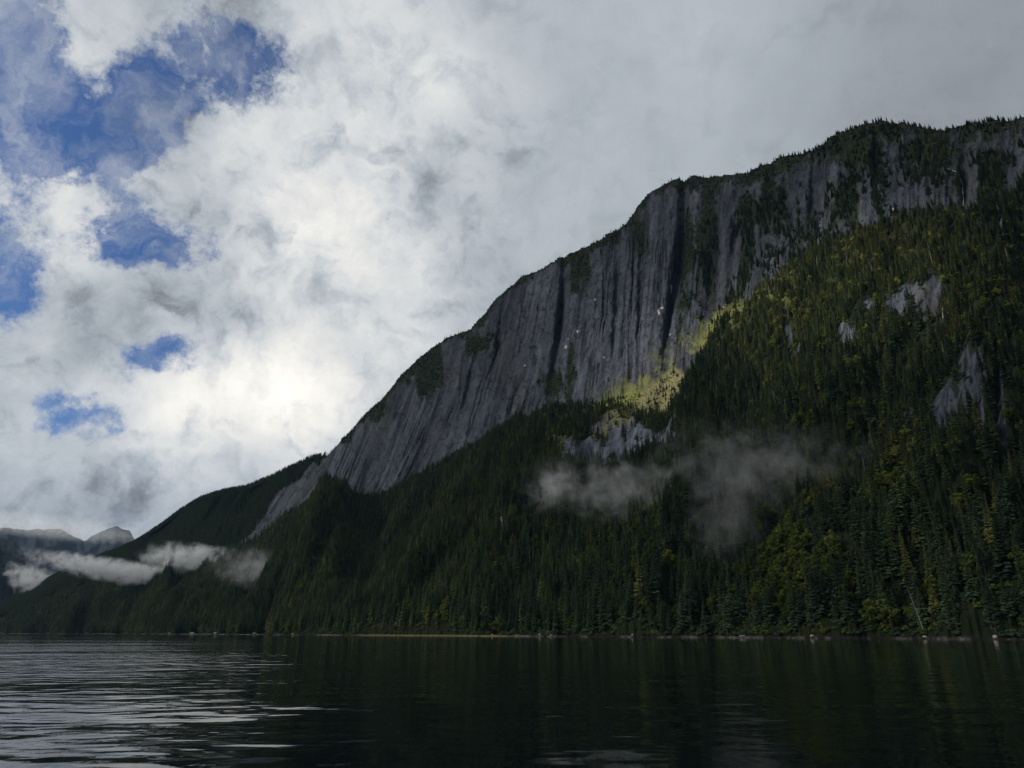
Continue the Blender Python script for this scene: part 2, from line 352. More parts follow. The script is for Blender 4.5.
# ------------------------------------------------------------------ water
def water():
    # radial sheet, finer near the viewer; waves are in the normal map of a real sheet
    rads = np.concatenate([[0.0], np.geomspace(4, 16000, 60)]); aa = np.linspace(-PI, PI, 97)
    X = rads[:, None]*np.sin(aa)[None]; Y = rads[:, None]*np.cos(aa)[None]
    me = grid_mesh('water', X, Y, X*0, {})
    o = bpy.data.objects.new('water', me); col.objects.link(o); o['kind'] = 'structure'
    m, T = mat('dark fjord water')
    g = T.n('ShaderNodeNewGeometry').outputs['Position']
    sx = T.n('ShaderNodeSeparateXYZ', {0: g})
    gw = T.v('ADD', g, T.v('SCALE', T.noise(g, 0.05, 2, out='Color'), scale=6.0))
    a = T.noise(T.v('MULTIPLY', gw, (0.6, 1.0, 1)), 0.42, 2, 0.45)
    b = T.noise(T.v('MULTIPLY', gw, (0.7, 1.0, 1)), 1.6, 3, 0.5)
    s = T.noise(T.v('MULTIPLY', g, (0.8, 1.0, 1)), 0.07, 2, 0.5)
    # breeze lanes: calm slicks and ruffled patches
    lane = T.mr(T.noise(T.v('MULTIPLY', g, (0.35, 1.0, 1)), 0.018, 3, 0.5, 0.5), 0.38, 0.62, 0.35, 1.0)
    # ruffled on the left, calmer under the wall on the right
    ratio = T.m('DIVIDE', sx.outputs[0], T.m('MAXIMUM', sx.outputs[1], 1.0))
    left = T.mr(ratio, -0.55, -0.12, 1.0, 0.27)
    h = T.m('ADD', T.m('MULTIPLY', a, 0.62), T.m('ADD', T.m('MULTIPLY', b, 0.035), T.m('MULTIPLY', s, 0.8)))
    far_ = T.mr(T.v('LENGTH', g), 60, 450, 1.0, 0.3)
    h = T.m('MULTIPLY', T.m('MULTIPLY', T.m('MULTIPLY', h, lane), left), far_)
    bm = T.n('ShaderNodeBump', {'Strength': 1.0, 'Distance': 1.0, 'Height': h})
    p = T.n('ShaderNodeBsdfPrincipled', {'Base Color': (0.002, 0.005, 0.006, 1), 'Roughness': 0.04, 'IOR': 1.333, 'Normal': bm.outputs[0]})
    out(T, p.outputs[0]); me.materials.append(m)
water()

# ------------------------------------------------------------------ far mountains across the head of the fjord
def ridge(name, pts, dist, dep, seed, c1):
    xs = [q[0] for q in pts]; az, tn = az_tan(xs, [q[1] for q in pts])
    A = np.linspace(az[0], az[-1], 320); tt = np.interp(A, az, tn)
    q = np.concatenate([np.linspace(0, 1, 90), np.linspace(1.05, 2.0, 20)])[:, None]
    crest = dist*tt*(1+.05*(fbm(A*90, A*0, seed+3, 5)-.5)) + CAMH
    r = dist - dep*(1-q) + 0*A[None]
    z = np.where(q <= 1, crest[None]*np.clip(q, 0, 1)**0.85, crest[None]*(1-(q-1))) - 8*(q < .001)
    e = np.sin(np.clip(q, 0, 1)*PI)
    r = r + e*dep*0.35*(fbm(A[None]*40+0*q, q*2, seed, 5)-0.5)
    z = z + e*crest.mean()*0.16*(fbm(A[None]*60+q*2, q*3, seed+5, 5, 0.5, True)-0.55)
    s = fbm(A[None]*150+q*3, q*5, seed+9, 4)
    cmix = .6*sstep(0.68, 0.8, s)[..., None]
    C = C3(c1)*(1-cmix)+C3((0.02, 0.022, 0.028))*cmix
    C = np.concatenate([C, cmix], -1)
    me = grid_mesh(name, r*np.sin(A)[None], r*np.cos(A)[None], z, {'tone': C})
    o = bpy.data.objects.new(name, me); col.objects.link(o); o['kind'] = 'structure'; me.materials.append(m_far)
m_far = m
ridge('far_mountain', [(-330,470),(-200,480),(-90,500),(-30,528),(0,538),(14,542),(26,556),(40,578),(60,600),(90,634)], 5600, 1500, 101, (0.004, 0.008, 0.011))
ridge('far_mountain', [(-300,520),(-60,530),(20,528),(60,530),(85,541),(100,532),(118,527),(130,529),(138,545),(190,560),(330,600)], 8200, 2200, 131, (0.004, 0.008, 0.012))

# ------------------------------------------------------------------ foliage and bark
def leafmat(name, ramp, rough=0.8):
    m, T = mat(name)
    t = T.n('ShaderNodeAttribute', attribute_type='INSTANCER', attribute_name='tint').outputs['Fac']
    g = T.n('ShaderNodeNewGeometry').outputs['Position']
    n = T.noise(g, 0.45, 3, 0.6)
    f = T.m('ADD', t, T.m('MULTIPLY', T.m('SUBTRACT', n, 0.5), 0.5), clamp=True)
    r = T.n('ShaderNodeValToRGB', {0: f}); cr = r.color_ramp
    while len(cr.elements) < len(ramp): cr.elements.new(0.5)
    for e, (pp, c) in zip(cr.elements, ramp): e.position = pp; e.color = tuple(c)+(1,)
    p = T.n('ShaderNodeBsdfPrincipled', {'Base Color': r.outputs[0], 'Roughness': rough, 'Specular IOR Level': 0.06})
    tr = T.n('ShaderNodeBsdfTranslucent', {'Color': r.outputs[0]})
    mx = T.n('ShaderNodeMixShader', {0: 0.25, 1: p.outputs[0], 2: tr.outputs[0]})
    out(T, mx.outputs[0]); return m
M_needle = leafmat('needles', [(0, (.026, .044, .030)), (.35, (.054, .090, .048)), (.65, (.090, .128, .050)), (.85, (.15, .17, .050)), (1, (.18, .17, .065))])
M_leaf = leafmat('broad leaves', [(0, (.05, .075, .018)), (.5, (.105, .13, .028)), (1, (.19, .20, .045))])
def barkmat(name, c):
    m, T = mat(name)
    n = T.noise(T.v('MULTIPLY', T.n('ShaderNodeTexCoord').outputs['Object'], (3, 3, 0.6)), 2.0, 4)
    p = T.n('ShaderNodeBsdfPrincipled', {'Base Color': T.v('SCALE', T.mix(n, c, tuple(v*1.8 for v in c)), scale=0.8), 'Roughness': .9})
    out(T, p.outputs[0]); return m
M_bark = barkmat('bark', (0.05, 0.04, 0.032)); M_dead = barkmat('weathered dead wood', (0.17, 0.16, 0.15))

class MB:
    def __init__(s): s.v = []; s.f = []
    def face(s, *pts):
        i = len(s.v); s.v += [tuple(p) for p in pts]; s.f.append(tuple(range(i, i+len(pts))))
    def tube(s, pts, rad, n=6):
        i0 = len(s.v); pts = [Vector(p) for p in pts]
        for k, p in enumerate(pts):
            d = (pts[min(k+1, len(pts)-1)]-pts[max(k-1, 0)]).normalized()
            a = d.cross(Vector((0.3, 1, 0.1))).normalized(); b = d.cross(a)
            for j in range(n):
                t = 2*PI*j/n; s.v.append(tuple(p+(a*math.cos(t)+b*math.sin(t))*rad[k]))
        for k in range(len(pts)-1):
            for j in range(n):
                s.f.append((i0+k*n+j, i0+k*n+(j+1) % n, i0+(k+1)*n+(j+1) % n, i0+(k+1)*n+j))
        s.f.append(tuple(i0+(len(pts)-1)*n+j for j in range(n))); s.f.append(tuple(i0+j for j in reversed(range(n))))
    def mesh(s, name, mt):
        me = bpy.data.meshes.new(name); me.from_pydata(s.v, [], s.f); me.materials.append(mt); me.update(); return me
def conifer_meshes(seed, slim, ragged, h=30.0, dens=1.0):
    r = random.Random(seed); tk = MB(); bend = r.uniform(-.3, .3)
    tk.tube([(0, 0, -1.5), (0, 0, 1), (bend*.3, 0, h*.4), (bend, 0, h*.75), (bend, 0, h*.98)], [.55, .45, .32, .16, .03], 6)
    cr = MB(); z = h*r.uniform(.03, .09); gap = h/46/dens
    while z < h*.985:
        q = z/h; prof = (1-q)**.85*slim*h*(0.5+0.5*min(1, (q-.04)/.14))
        nb = 6 if q < .8 else 5
        if r.random() > ragged*.25:
            for b in range(nb):
                a = r.uniform(0, 2*PI); L = max(.35, prof*r.uniform(.55, 1.18)*(1 if r.random() > ragged*.4 else .5))
                zz = z+r.uniform(-1.1, 1.1)*gap; droop = (-.34*L*(1-q)+.10*L)*r.uniform(.7, 1.3)
                ca, sa = math.cos(a), math.sin(a); wd = L*.30+.22
                bx = bend*min(1, q/.75)
                mid = (bx+ca*L*.55, sa*L*.55, zz+.10*L+droop*.3); tip = (bx+ca*L, sa*L, zz+droop)
                l = (bx+ca*L*.62-sa*wd, sa*L*.62+ca*wd, zz+droop*.75-.25*wd); rr_ = (bx+ca*L*.62+sa*wd, sa*L*.62-ca*wd, zz+droop*.75-.25*wd)
                rt = (bx, 0, zz+.12*L)
                cr.face(rt, l, mid); cr.face(rt, mid, rr_); cr.face(mid, l, tip); cr.face(mid, tip, rr_)
                # hanging sprays under the limb
                hang = r.uniform(.5, 1.0)*(.6+.10*L)
                cr.face(mid, tip, (bx+ca*L*.8, sa*L*.8, zz+droop*.8-hang))
                cr.face((bx+ca*L*.25, sa*L*.25, zz+.08*L), mid, (bx+ca*L*.42-sa*.2, sa*L*.42+ca*.2, zz-hang*.9))
        z += gap*r.uniform(.75, 1.2)*(1.1-.35*q)
    cr.face((bend-.15, 0, h*.97), (bend+.15, 0, h*.97), (bend, 0, h*1.02)); cr.face((bend, -.15, h*.97), (bend, .15, h*.97), (bend, 0, h*1.02))
    return tk, cr
def broad_meshes(seed, h=17.0):
    r = random.Random(seed); tk = MB(); tips = []
    tk.tube([(0, 0, -1.2), (.1, 0, h*.2), (.3, .2, h*.5), (.2, .1, h*.8)], [.38, .3, .2, .06], 6)
    for k in range(9):
        a = k*2.4+r.uniform(-.3, .3); z0 = h*r.uniform(.18, .6); L = h*r.uniform(.2, .36)
        p1 = (.2+math.cos(a)*L*.5, math.sin(a)*L*.5, z0+L*.35); p2 = (.2+math.cos(a)*L, math.sin(a)*L, z0+L*r.uniform(.45, .8))
        tk.tube([(.2, .1, z0), p1, p2], [.15, .1, .04], 5); tips += [p1, p2]
    tips += [(r.uniform(-.12, .12)*h, r.uniform(-.12, .12)*h, h*r.uniform(.6, .96)) for _ in range(7)]
    cr = MB()
    for p in tips:
        R0 = h*r.uniform(.07, .14)
        for _ in range(46):
            d = Vector((r.gauss(0, 1), r.gauss(0, 1), r.gauss(0, .75))).normalized()*R0*r.uniform(.55, 1.1)
            c = Vector(p)+d; s_ = r.uniform(.35, .7)
            u = Vector((r.gauss(0, 1), r.gauss(0, 1), r.gauss(0, .5))).normalized(); v_ = d.cross(u).normalized()
            cr.face(c-u*s_-v_*s_*.7, c+u*s_-v_*s_*.5, c+u*s_*.8+v_*s_*.7, c-u*s_*.7+v_*s_*.8)
    return tk, cr
def scrub_meshes(seed, h=6.0):
    r = random.Random(seed); tk = MB(); cr = MB()
    for k in range(4):
        a = k*1.6; tk.tube([(0, 0, -.6), (math.cos(a)*.8, math.sin(a)*.8, h*.3), (math.cos(a)*1.8, math.sin(a)*1.8, h*.65)], [.12, .09, .03], 4)
    for _ in range(150):
        d = Vector((r.gauss(0, 1), r.gauss(0, 1), abs(r.gauss(0, .9)))).normalized()*h*.5*r.uniform(.5, 1.1)
        c = Vector((0, 0, h*.1))+d; s_ = r.uniform(.35, .8)
        u = Vector((r.gauss(0, 1), r.gauss(0, 1), r.gauss(0, .5))).normalized(); v_ = d.cross(u).normalized()
        cr.face(c-u*s_-v_*s_*.7, c+u*s_-v_*s_*.5, c+u*s_*.8+v_*s_*.7, c-u*s_*.7+v_*s_*.8)
    return tk, cr
spec = [('conifer', dict(slim=.13, ragged=.3)), ('conifer', dict(slim=.17, ragged=.5)), ('conifer', dict(slim=.20, ragged=.7)), ('conifer', dict(slim=.15, ragged=.9)), ('conifer', dict(slim=.23, ragged=.4)), ('conifer', dict(slim=.105, ragged=1.0)),
        ('broad', {}), ('broad', {}), ('scrub', {}), ('scrub', {}), ('snag', {})]
KINDS = []
lib = bpy.data.collections.new('tree kinds')           # only a source for the far wood, not linked to the scene
for i, (k, kw) in enumerate(spec):
    if k == 'conifer': tk, cr = conifer_meshes(100+i, **kw); mt = M_needle
    elif k == 'broad': tk, cr = broad_meshes(200+i); mt = M_leaf
    elif k == 'snag':
        tk, cr = MB(), MB(); r = random.Random(9); tk.tube([(0, 0, -1), (.2, 0, 8), (.5, .1, 15), (.6, .1, 22)], [.34, .28, .2, .06], 5); mt = M_dead
        for q in range(14):
            a_ = q*2.4; z_ = 6+q*1.05; L_ = 2.6-.13*q; cr.tube([(.3, 0, z_), (.3+math.cos(a_)*L_, math.sin(a_)*L_, z_+.3)], [.09, .03], 3)
    else: tk, cr = scrub_meshes(300+i); mt = M_leaf if i == 9 else M_needle
    trunk_me, crown_me = tk.mesh('trunk', M_bark), cr.mesh('crown', mt)
    both = bpy.data.meshes.new('tree'); nv = len(tk.v)
    both.from_pydata(tk.v+cr.v, [], tk.f+[tuple(a+nv for a in f) for f in cr.f]); both.materials.append(M_dead if k == 'snag' else M_bark); both.materials.append(mt)
    both.polygons.foreach_set('material_index', np.array([0]*len(tk.f)+[1]*len(cr.f), dtype=np.int32)); both.update()
    ob = bpy.data.objects.new('kind_%02d' % i, both); lib.objects.link(ob)
    KINDS.append((k, trunk_me, crown_me))

# ------------------------------------------------------------------ where the trees stand
cellA = np.hypot(XX[1:, :-1]-XX[:-1, :-1], YY[1:, :-1]-YY[:-1, :-1])*np.hypot(XX[:-1, 1:]-XX[:-1, :-1], YY[:-1, 1:]-YY[:-1, :-1])
kk = KK[:-1, :-1]; rk0 = rock[:-1, :-1]; gs0 = grassy[:-1, :-1]; tl0 = talus[:-1, :-1]; zz0 = ZD[:-1, :-1]; px0 = PX[:-1, :-1]; py0 = PY[:-1, :-1]; sc0 = scar[:-1, :-1]; cl0 = cliffK[:-1, :-1]
inframe = (px0 > -160) & (px0 < 1190)
land = (zz0 > 1.5) & (kk > 2.4)
dn = 0.55+0.9*fbm(px0/14, py0/14, 81, 3)
stp0 = np.hypot(1, (ZD[1:, :-1]-ZD[:-1, :-1])/np.maximum(0.5, np.hypot(XX[1:, :-1]-XX[:-1, :-1], YY[1:, :-1]-YY[:-1, :-1])))
lam4 = 0.020*cellA*np.clip(stp0, 1, 4)*land*(kk < KB)*np.clip(1-1.3*rk0, 0, 1)*(px0 > 380)*(px0 < 1100)
dens_forest = (0.018+0.006*sstep(3.6, 5.5, kk))*dn*land*(kk < KB+0.02)*np.clip(stp0, 1, 3)**0.8*np.clip(1-1.25*rk0, 0, 1)*np.clip(1-1.3*tl0, 0, 1)*np.clip(1-1.0*gs0, 0, 1)
climb = (kk >= KB)*(kk < KB+1.3)*sstep(700, 780, px0)*sstep(.50, .60, fbm(px0/16, py0/20, 83, 4)+.10*(KB+.6-kk))
rk0 = rk0*(1-.95*climb)
dens_up = 0.030*land*(kk >= KB)*(kk < KR+0.9)*np.clip(1-1.3*rk0, 0, 1)*np.clip(1-1.1*tl0, 0, 1)*np.clip(1-1.0*gs0, 0, 1)
# steep faces: count by true surface, not by plan
stp = np.hypot(1, (ZD[1:, :-1]-ZD[:-1, :-1])/np.maximum(0.5, np.hypot(XX[1:, :-1]-XX[:-1, :-1], YY[1:, :-1]-YY[:-1, :-1])))
stp = np.clip(stp, 1, 6)
lam1 = dens_forest*cellA*inframe; lam2 = dens_up*cellA*stp*inframe
lam3 = 0.026*cellA*stp*inframe*land*(gs0*0.9+0.25*rk0*sstep(.55, .75, n2[:-1, :-1]))*(1-sc0)*(kk < KR+0.3)   # shrubs on open ground and ledges
pts = []
def scatter(lam, fn):
    cnt = rng.poisson(lam); iy, ix = np.nonzero(cnt)
    c = cnt[iy, ix]; iy = np.repeat(iy, c); ix = np.repeat(ix, c)
    f = rng.random(len(iy)); g = rng.random(len(iy))
    def at_(Q): return (Q[iy, ix]*(1-f)+Q[iy+1, ix]*f)*(1-g) + (Q[iy, ix+1]*(1-f)+Q[iy+1, ix+1]*f)*g
    x, y, z, px, py, k = at_(XX), at_(YY), at_(ZD), at_(PX), at_(PY), at_(KK)
    kind, scl, tint = fn(x, y, z, px, py, k)
    pts.append(np.stack([x, y, z, kind, scl, tint, px, py], 1))
def gell(px, py, x, y, rx, ry): return sstep(1.2, 0.6, np.hypot((px-x)/rx, (py-y)/ry)+(fbm(px/15, py/15, 91, 3)-.5))
def f_forest(x, y, z, px, py, k):
    n = len(x); u = rng.random(n)
    stand = fbm(x/90, y/90, 95, 4)
    dec = np.maximum.reduce([gell(px, py, 800, 565, 62, 42), gell(px, py, 770, 600, 40, 26)*.8, .5*gell(px, py, 915, 505, 40, 40), .55*gell(px, py, 640, 590, 26, 18), .5*gell(px, py, 655, 545, 30, 18)])
    dec = np.maximum(dec, .45*sstep(1.2, .4, np.hypot(((px-735)*.766-(py-318)*.643)/115, ((px-735)*.643+(py-318)*.766)/26)))
    dec = np.maximum(dec, 0.10+0.22*sstep(.6, .72, stand))
    isd = u < dec
    kind = np.where(isd, 6+(rng.random(n) < .5), rng.integers(0, 6, n)); kind = np.where((rng.random(n) < .016) & (k > 4.0), 10, kind)
    scl = np.where(isd, rng.uniform(.6, 1.05, n), np.clip(rng.normal(.88, .22, n), .35, 1.35))
    # stunted towards the top and on thin soil
    scl *= np.interp(k, [3, 3.7, 4.6, 6.3, 7.1], [.86, .84, .76, .70, .66])*np.interp(px, [0, 250, 500], [.85, .95, 1])
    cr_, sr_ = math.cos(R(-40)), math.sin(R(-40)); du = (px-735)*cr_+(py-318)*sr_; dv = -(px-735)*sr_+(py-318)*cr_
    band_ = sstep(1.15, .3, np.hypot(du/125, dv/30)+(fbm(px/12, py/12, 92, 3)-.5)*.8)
    warm = np.maximum.reduce([.42*band_, .10*gell(px, py, 780, 330, 110, 80), .25*gell(px, py, 960, 540, 90, 110), .22*gell(px, py, 900, 300, 110, 90)])  # sunlight on the spur and upper slope, painted into the tree tint
    tint = np.clip(rng.normal(.33, .21, n)+.6*(stand-.5)+.16*sstep(5.0, 6.4, k)*sstep(560, 700, px)-.10*sstep(4.6, 3.4, k)+warm+np.where(rng.random(n) < .05, .25, 0)+.15*(1-sstep(480, 640, px)), 0, .95)  # tint also stands in for light: brighter upslope and left, darker low
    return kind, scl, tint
def f_up(x, y, z, px, py, k):
    n = len(x); right = sstep(730, 820, px)
    iss = rng.random(n) < (0.75-0.5*right)*(px > 335)
    kind = np.where(iss, 8+(rng.random(n) < .12), rng.integers(0, 6, n))
    left = 1-sstep(330, 350, px)
    kind = np.where((rng.random(n) < left*.8), rng.integers(0, 6, n), kind)
    scl = np.where(kind >= 8, rng.uniform(.4, 1.0, n), rng.uniform(.16, .36, n)+.08*right+.5*left)
    near_ = (k < KB+1.3)*(px > 700); scl = np.where(near_ & (kind < 6), rng.uniform(.3, .62, n), scl); kind = np.where(near_ & (kind >= 8) & (rng.random(n) < .5), rng.integers(0, 6, n), kind); scl = np.where(kind < 6, np.minimum(scl, np.where(k > KR-1, .36, .62)+.35*left), scl)
    tint = np.clip(rng.normal(.20+.1*near_, .15, n)+.45*gell(px, py, 940, 150, 22, 20)+.12*right+.2*left, 0, 1)  # small sunlit spot near the summit ridge painted as lighter tint
    return kind, scl, tint
def f_shrub(x, y, z, px, py, k):
    n = len(x); g = gell(px, py, 660, 385, 100, 50)
    kind = np.where(rng.random(n) < .25+.6*g, 9, 8)
    return kind, rng.uniform(.2, .7, n)*(1-.45*g), np.clip(rng.normal(.35, .15, n)+.45*g, 0, 1)
def f_under(x, y, z, px, py, k):
    n = len(x); return np.where(rng.random(n) < .3, rng.integers(0, 6, n), 8+(rng.random(n) < .3)), rng.uniform(.16, .34, n)*np.where(rng.random(n) < .3, 1.0, 1.8), np.clip(rng.normal(.22, .13, n), 0, 1)
def f_edge(x, y, z, px, py, k):
    n = len(x); return 8+(rng.random(n) < .25), rng.uniform(.35, .9, n), np.clip(rng.normal(.25, .12, n), 0, 1)
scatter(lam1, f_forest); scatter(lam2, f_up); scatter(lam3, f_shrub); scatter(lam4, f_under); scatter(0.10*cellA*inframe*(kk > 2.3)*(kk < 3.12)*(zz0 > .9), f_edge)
P = np.concatenate(pts)
HGT = np.where(P[:, 3] < 6, 30, np.where(P[:, 3] < 8, 17, np.where(P[:, 3] == 10, 22, 6)))*P[:, 4]
rot = rng.uniform(0, 2*PI, len(P))
print('trees', len(P))
# ---- which show largest: a coarse front-to-back cover test on the nearest ones
dist = np.hypot(P[:, 0], P[:, 1])
px, pyb = topix(P[:, 0], P[:, 1], P[:, 2]); _, pyt = topix(P[:, 0], P[:, 1], P[:, 2]+HGT)
order = np.argsort(dist)
cov = np.zeros((768, 1024), bool); score = np.zeros(len(P))
for i in order[:16000]:
    x, yb, yt = px[i], pyb[i], pyt[i]
    if x < 2 or x > 1022 or yb < 0 or yt > 767: continue
    w_ = (yb-yt)*(.16 if P[i, 3] < 6 else .32); vis = 0
    y0, y1 = int(max(yt, 0)), int(min(yb, 767))
    for yy in range(y0, y1+1):
        q = (yy-yt)/max(1e-3, yb-yt); hw = w_*(q if P[i, 3] < 6 else .9); a, b = int(max(0, x-hw)), int(min(1023, x+hw))
        row = cov[yy, a:b+1]; vis += (~row).sum(); row[:] = True
    score[i] = vis
score[P[:, 3] == 10] = 0
big = np.argsort(-score)[:285]; big = big[score[big] > 0]
isbig = np.zeros(len(P), bool); isbig[big] = True

# ---- the far wood: one object of stuff, thousands of trees instanced on its points
def wood(name, Q, rt, label, cat):
    me = bpy.data.meshes.new(name); me.vertices.add(len(Q)); me.vertices.foreach_set('co', Q[:, :3].astype(np.float32).ravel())
    for nm, arr, ty in (('sort', Q[:, 3].astype(np.int32), 'INT'), ('size', Q[:, 4].astype(np.float32), 'FLOAT'), ('tint', Q[:, 5].astype(np.float32), 'FLOAT'), ('turn', rt.astype(np.float32), 'FLOAT')):
        a = me.attributes.new(nm, ty, 'POINT'); a.data.foreach_set('value', arr)
    o = bpy.data.objects.new(name, me); col.objects.link(o)
    o['kind'] = 'stuff'; o['label'] = label; o['category'] = cat
    ng = bpy.data.node_groups.new(name, 'GeometryNodeTree')
    ng.interface.new_socket('Geometry', in_out='INPUT', socket_type='NodeSocketGeometry'); ng.interface.new_socket('Geometry', in_out='OUTPUT', socket_type='NodeSocketGeometry')
    G = ng.nodes; Lk = ng.links
    gi = G.new('NodeGroupInput'); go = G.new('NodeGroupOutput'); ci = G.new('GeometryNodeCollectionInfo'); ci.inputs['Collection'].default_value = lib
    ci.inputs['Separate Children'].default_value = True; ci.inputs['Reset Children'].default_value = True
    ip = G.new('GeometryNodeInstanceOnPoints'); ip.inputs['Pick Instance'].default_value = True
    def na(n, t):
        q = G.new('GeometryNodeInputNamedAttribute'); q.data_type = t; q.inputs[0].default_value = n
        return [s for s in q.outputs if s.enabled][0]
    mp = G.new('GeometryNodeMeshToPoints')
    Lk.new(gi.outputs[0], mp.inputs[0]); Lk.new(mp.outputs[0], ip.inputs['Points']); Lk.new(ci.outputs[0], ip.inputs['Instance'])
    Lk.new(na('sort', 'INT'), ip.inputs['Instance Index']); Lk.new(na('size', 'FLOAT'), ip.inputs['Scale'])
    cx = G.new('ShaderNodeCombineXYZ'); Lk.new(na('turn', 'FLOAT'), cx.inputs[2]); Lk.new(cx.outputs[0], ip.inputs['Rotation'])
    Lk.new(ip.outputs[0], go.inputs[0])
    md = o.modifiers.new('wood', 'NODES'); md.node_group = ng
    return o
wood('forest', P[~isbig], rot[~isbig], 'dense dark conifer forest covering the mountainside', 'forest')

# ------------------------------------------------------------------ landmarks on the waterline
def on_shore(x, up=1.0):
    a, _ = az_tan(x, 634); j = int(np.argmin(np.abs(AZ-a)))
    i = int(np.argmax(ZD[:, j] > up)); return Vector((XX[i, j], YY[i, j], ZD[i, j]))
m, T = mat('pale shore rock')
g = T.n('ShaderNodeNewGeometry').outputs['Position']; nn = T.noise(g, 0.9, 5, .6)
bm_ = T.n('ShaderNodeBump', {'Strength': .8, 'Distance': .4, 'Height': nn})
out(T, T.n('ShaderNodeBsdfPrincipled', {'Base Color': T.mix(nn, (.10, .095, .085), (.45, .43, .40)), 'Roughness': .9, 'Normal': bm_.outputs[0]}).outputs[0]); M_rock = m
def boulder(loc, s, seed, label, group='pale boulders along the waterline'):
    import bmesh
    b = bmesh.new(); bmesh.ops.create_icosphere(b, subdivisions=3, radius=1); r = random.Random(seed)
    pl = [Vector((r.gauss(0, 1), r.gauss(0, 1), r.gauss(0, .7))).normalized() for _ in range(9)]; ds = [r.uniform(.6, .9) for _ in pl]
    for v in b.verts:
        for n_, d_ in zip(pl, ds):
            e = v.co.dot(n_)-d_
            if e > 0: v.co -= n_*e*.9
        v.co = Vector((v.co.x*s[0], v.co.y*s[1], v.co.z*s[2]+s[2]*.25))
    me = bpy.data.meshes.new('shore_boulder'); b.to_mesh(me); b.free(); me.materials.append(M_rock)
    o = bpy.data.objects.new('shore_boulder', me); col.objects.link(o); o.location = loc; o.rotation_euler = (0, 0, r.uniform(0, 6)); o.scale = (.5, .5, .5)
    o['label'] = label; o['category'] = 'boulder'; o['group'] = group
BLD = [(632, (1.6,1.4,2.4), 'tall pale pointed boulder standing alone at the waterline below the middle mist'), (812, (3.6,2.4,1.7), 'broad pale grey boulder at the waterline below the yellow-green broadleaf patch'),
       (924, (2.6,2,1.4), 'pale boulder at the foot of the leaning dead trunk'), (994, (2.6,2,2.0), 'rounded brownish boulder at the waterline near the right edge'), (552, (6,3,1.5), 'long low pale ledge of rock in the middle of the shore'),
       (540, (3,2,2.2), 'upright boulder at the left end of the long low ledge'), (492, (3,2,1.5), 'dark flat boulder at the right end of the yellow sedge beach'), (170, (9,5,4), 'leftmost of the small white rocks on the far left shore'),
       (192, (10,6,4.5), 'second white rock from the left on the far left shore'), (216, (9,6,5), 'third and brightest white rock on the far left shore'), (255, (7,4,3.5), 'small white rock on the far left shore, nearest the pale mist tongue'),
       (293, (4,3,3.2), 'lone white boulder left of the sedge beach'), (742, (5,2,1), 'thin pale slab of rock at the waterline left of the broadleaf patch')]
for i, (x, s, lb) in enumerate(BLD): boulder(on_shore(x, .7), s, 400+i, lb)
def snag(x, h, lean_, label, up=2.0, loc=None):
    b = MB(); r = random.Random(int(x)); p = [(0, 0, -1), (lean_*.3*h, 0, h*.3), (lean_*.62*h, .2, h*.62), (lean_*h, .3, h)]
    b.tube(p, [.30, .25, .16, .05], 7)
    root = bpy.data.objects.new('dead_tree', None); col.objects.link(root); root.location = loc or on_shore(x, up)
    root['label'] = label; root['category'] = 'dead tree'; root['group'] = 'bare dead trunks on the slope'
    o = bpy.data.objects.new('trunk', b.mesh('trunk', M_dead)); col.objects.link(o); o.parent = root
    for k in range(7):
        q = .35+.08*k; a = r.uniform(0, 6.28); L = h*.10*(1.2-q)+.8; c = MB(); z = q*h; X_ = lean_*h*q
        c.tube([(X_, 0, z), (X_+math.cos(a)*L, math.sin(a)*L, z+.25*L)], [.10, .03], 4)
        o = bpy.data.objects.new('branch', c.mesh('branch', M_dead)); col.objects.link(o); o.parent = root
snag(925, 24, -.20, 'tall pale dead trunk leaning left at the right waterline')
# find a spot on the mountain by what is seen there
FXP, FYP = topix(XX, YY, ZD); FD = np.hypot(XX, YY)
def spot(x, y):
    d = (FXP-x)**2+(FYP-y)**2+(FD*0.002); c = np.argmin(d + 1e6*(KK < 2.5)); i, j = np.unravel_index(c, d.shape)
    return Vector((XX[i, j], YY[i, j], ZD[i, j]))
snag(500, 26, .16, 'white dead trunk leaning right on the forested slope left of the mist', loc=spot(499, 546))
snag(742, 20, .05, 'bare grey dead trunk in the dark wood below the right mist', loc=spot(772, 500))

# ------------------------------------------------------------------ waterfalls
m, T = mat('falling water')
g = T.n('ShaderNodeNewGeometry').outputs['Position']; nn = T.noise(T.v('MULTIPLY', g, (1, 1, .15)), 1.2, 4)
out(T, T.n('ShaderNodeBsdfPrincipled', {'Base Color': T.mix(nn, (.10, .105, .11), (.34, .345, .35)), 'Roughness': .6}).outputs[0]); M_fall = m
def fall(path, wd, label):
    pp = []
    for k in range(len(path)-1):
        for q in np.linspace(0, 1, 5)[:-1]: pp.append(spot(path[k][0]*(1-q)+path[k+1][0]*q, path[k][1]*(1-q)+path[k+1][1]*q))
    pp.append(spot(*path[-1])); b = MB()
    pp = [p*(1-4.0/p.length) for p in pp]; pp = [(pp[max(0, i-1)]+pp[i]*2+pp[min(len(pp)-1, i+1)])/4 for i in range(len(pp))]
    r = random.Random(5); b.tube(pp, [wd*r.uniform(.55, 1.2) for _ in pp], 6)
    me = b.mesh('waterfall', M_fall); o = bpy.data.objects.new('waterfall', me); col.objects.link(o)
    o['label'] = label; o['category'] = 'waterfall'; o['group'] = 'thin waterfalls on the mountain'
fall([(946,168), (957,172), (963,185), (963,200), (964,222)], .42, 'thin white waterfall down the dark rock below the summit ridge at right')
fall([(942,302), (943,320)], .35, 'short white trickle beside the rounded bare rock dome')
fall([(869,440), (868,452), (871,470)], .22, 'narrow waterfall in the dark cleft right of the mist')

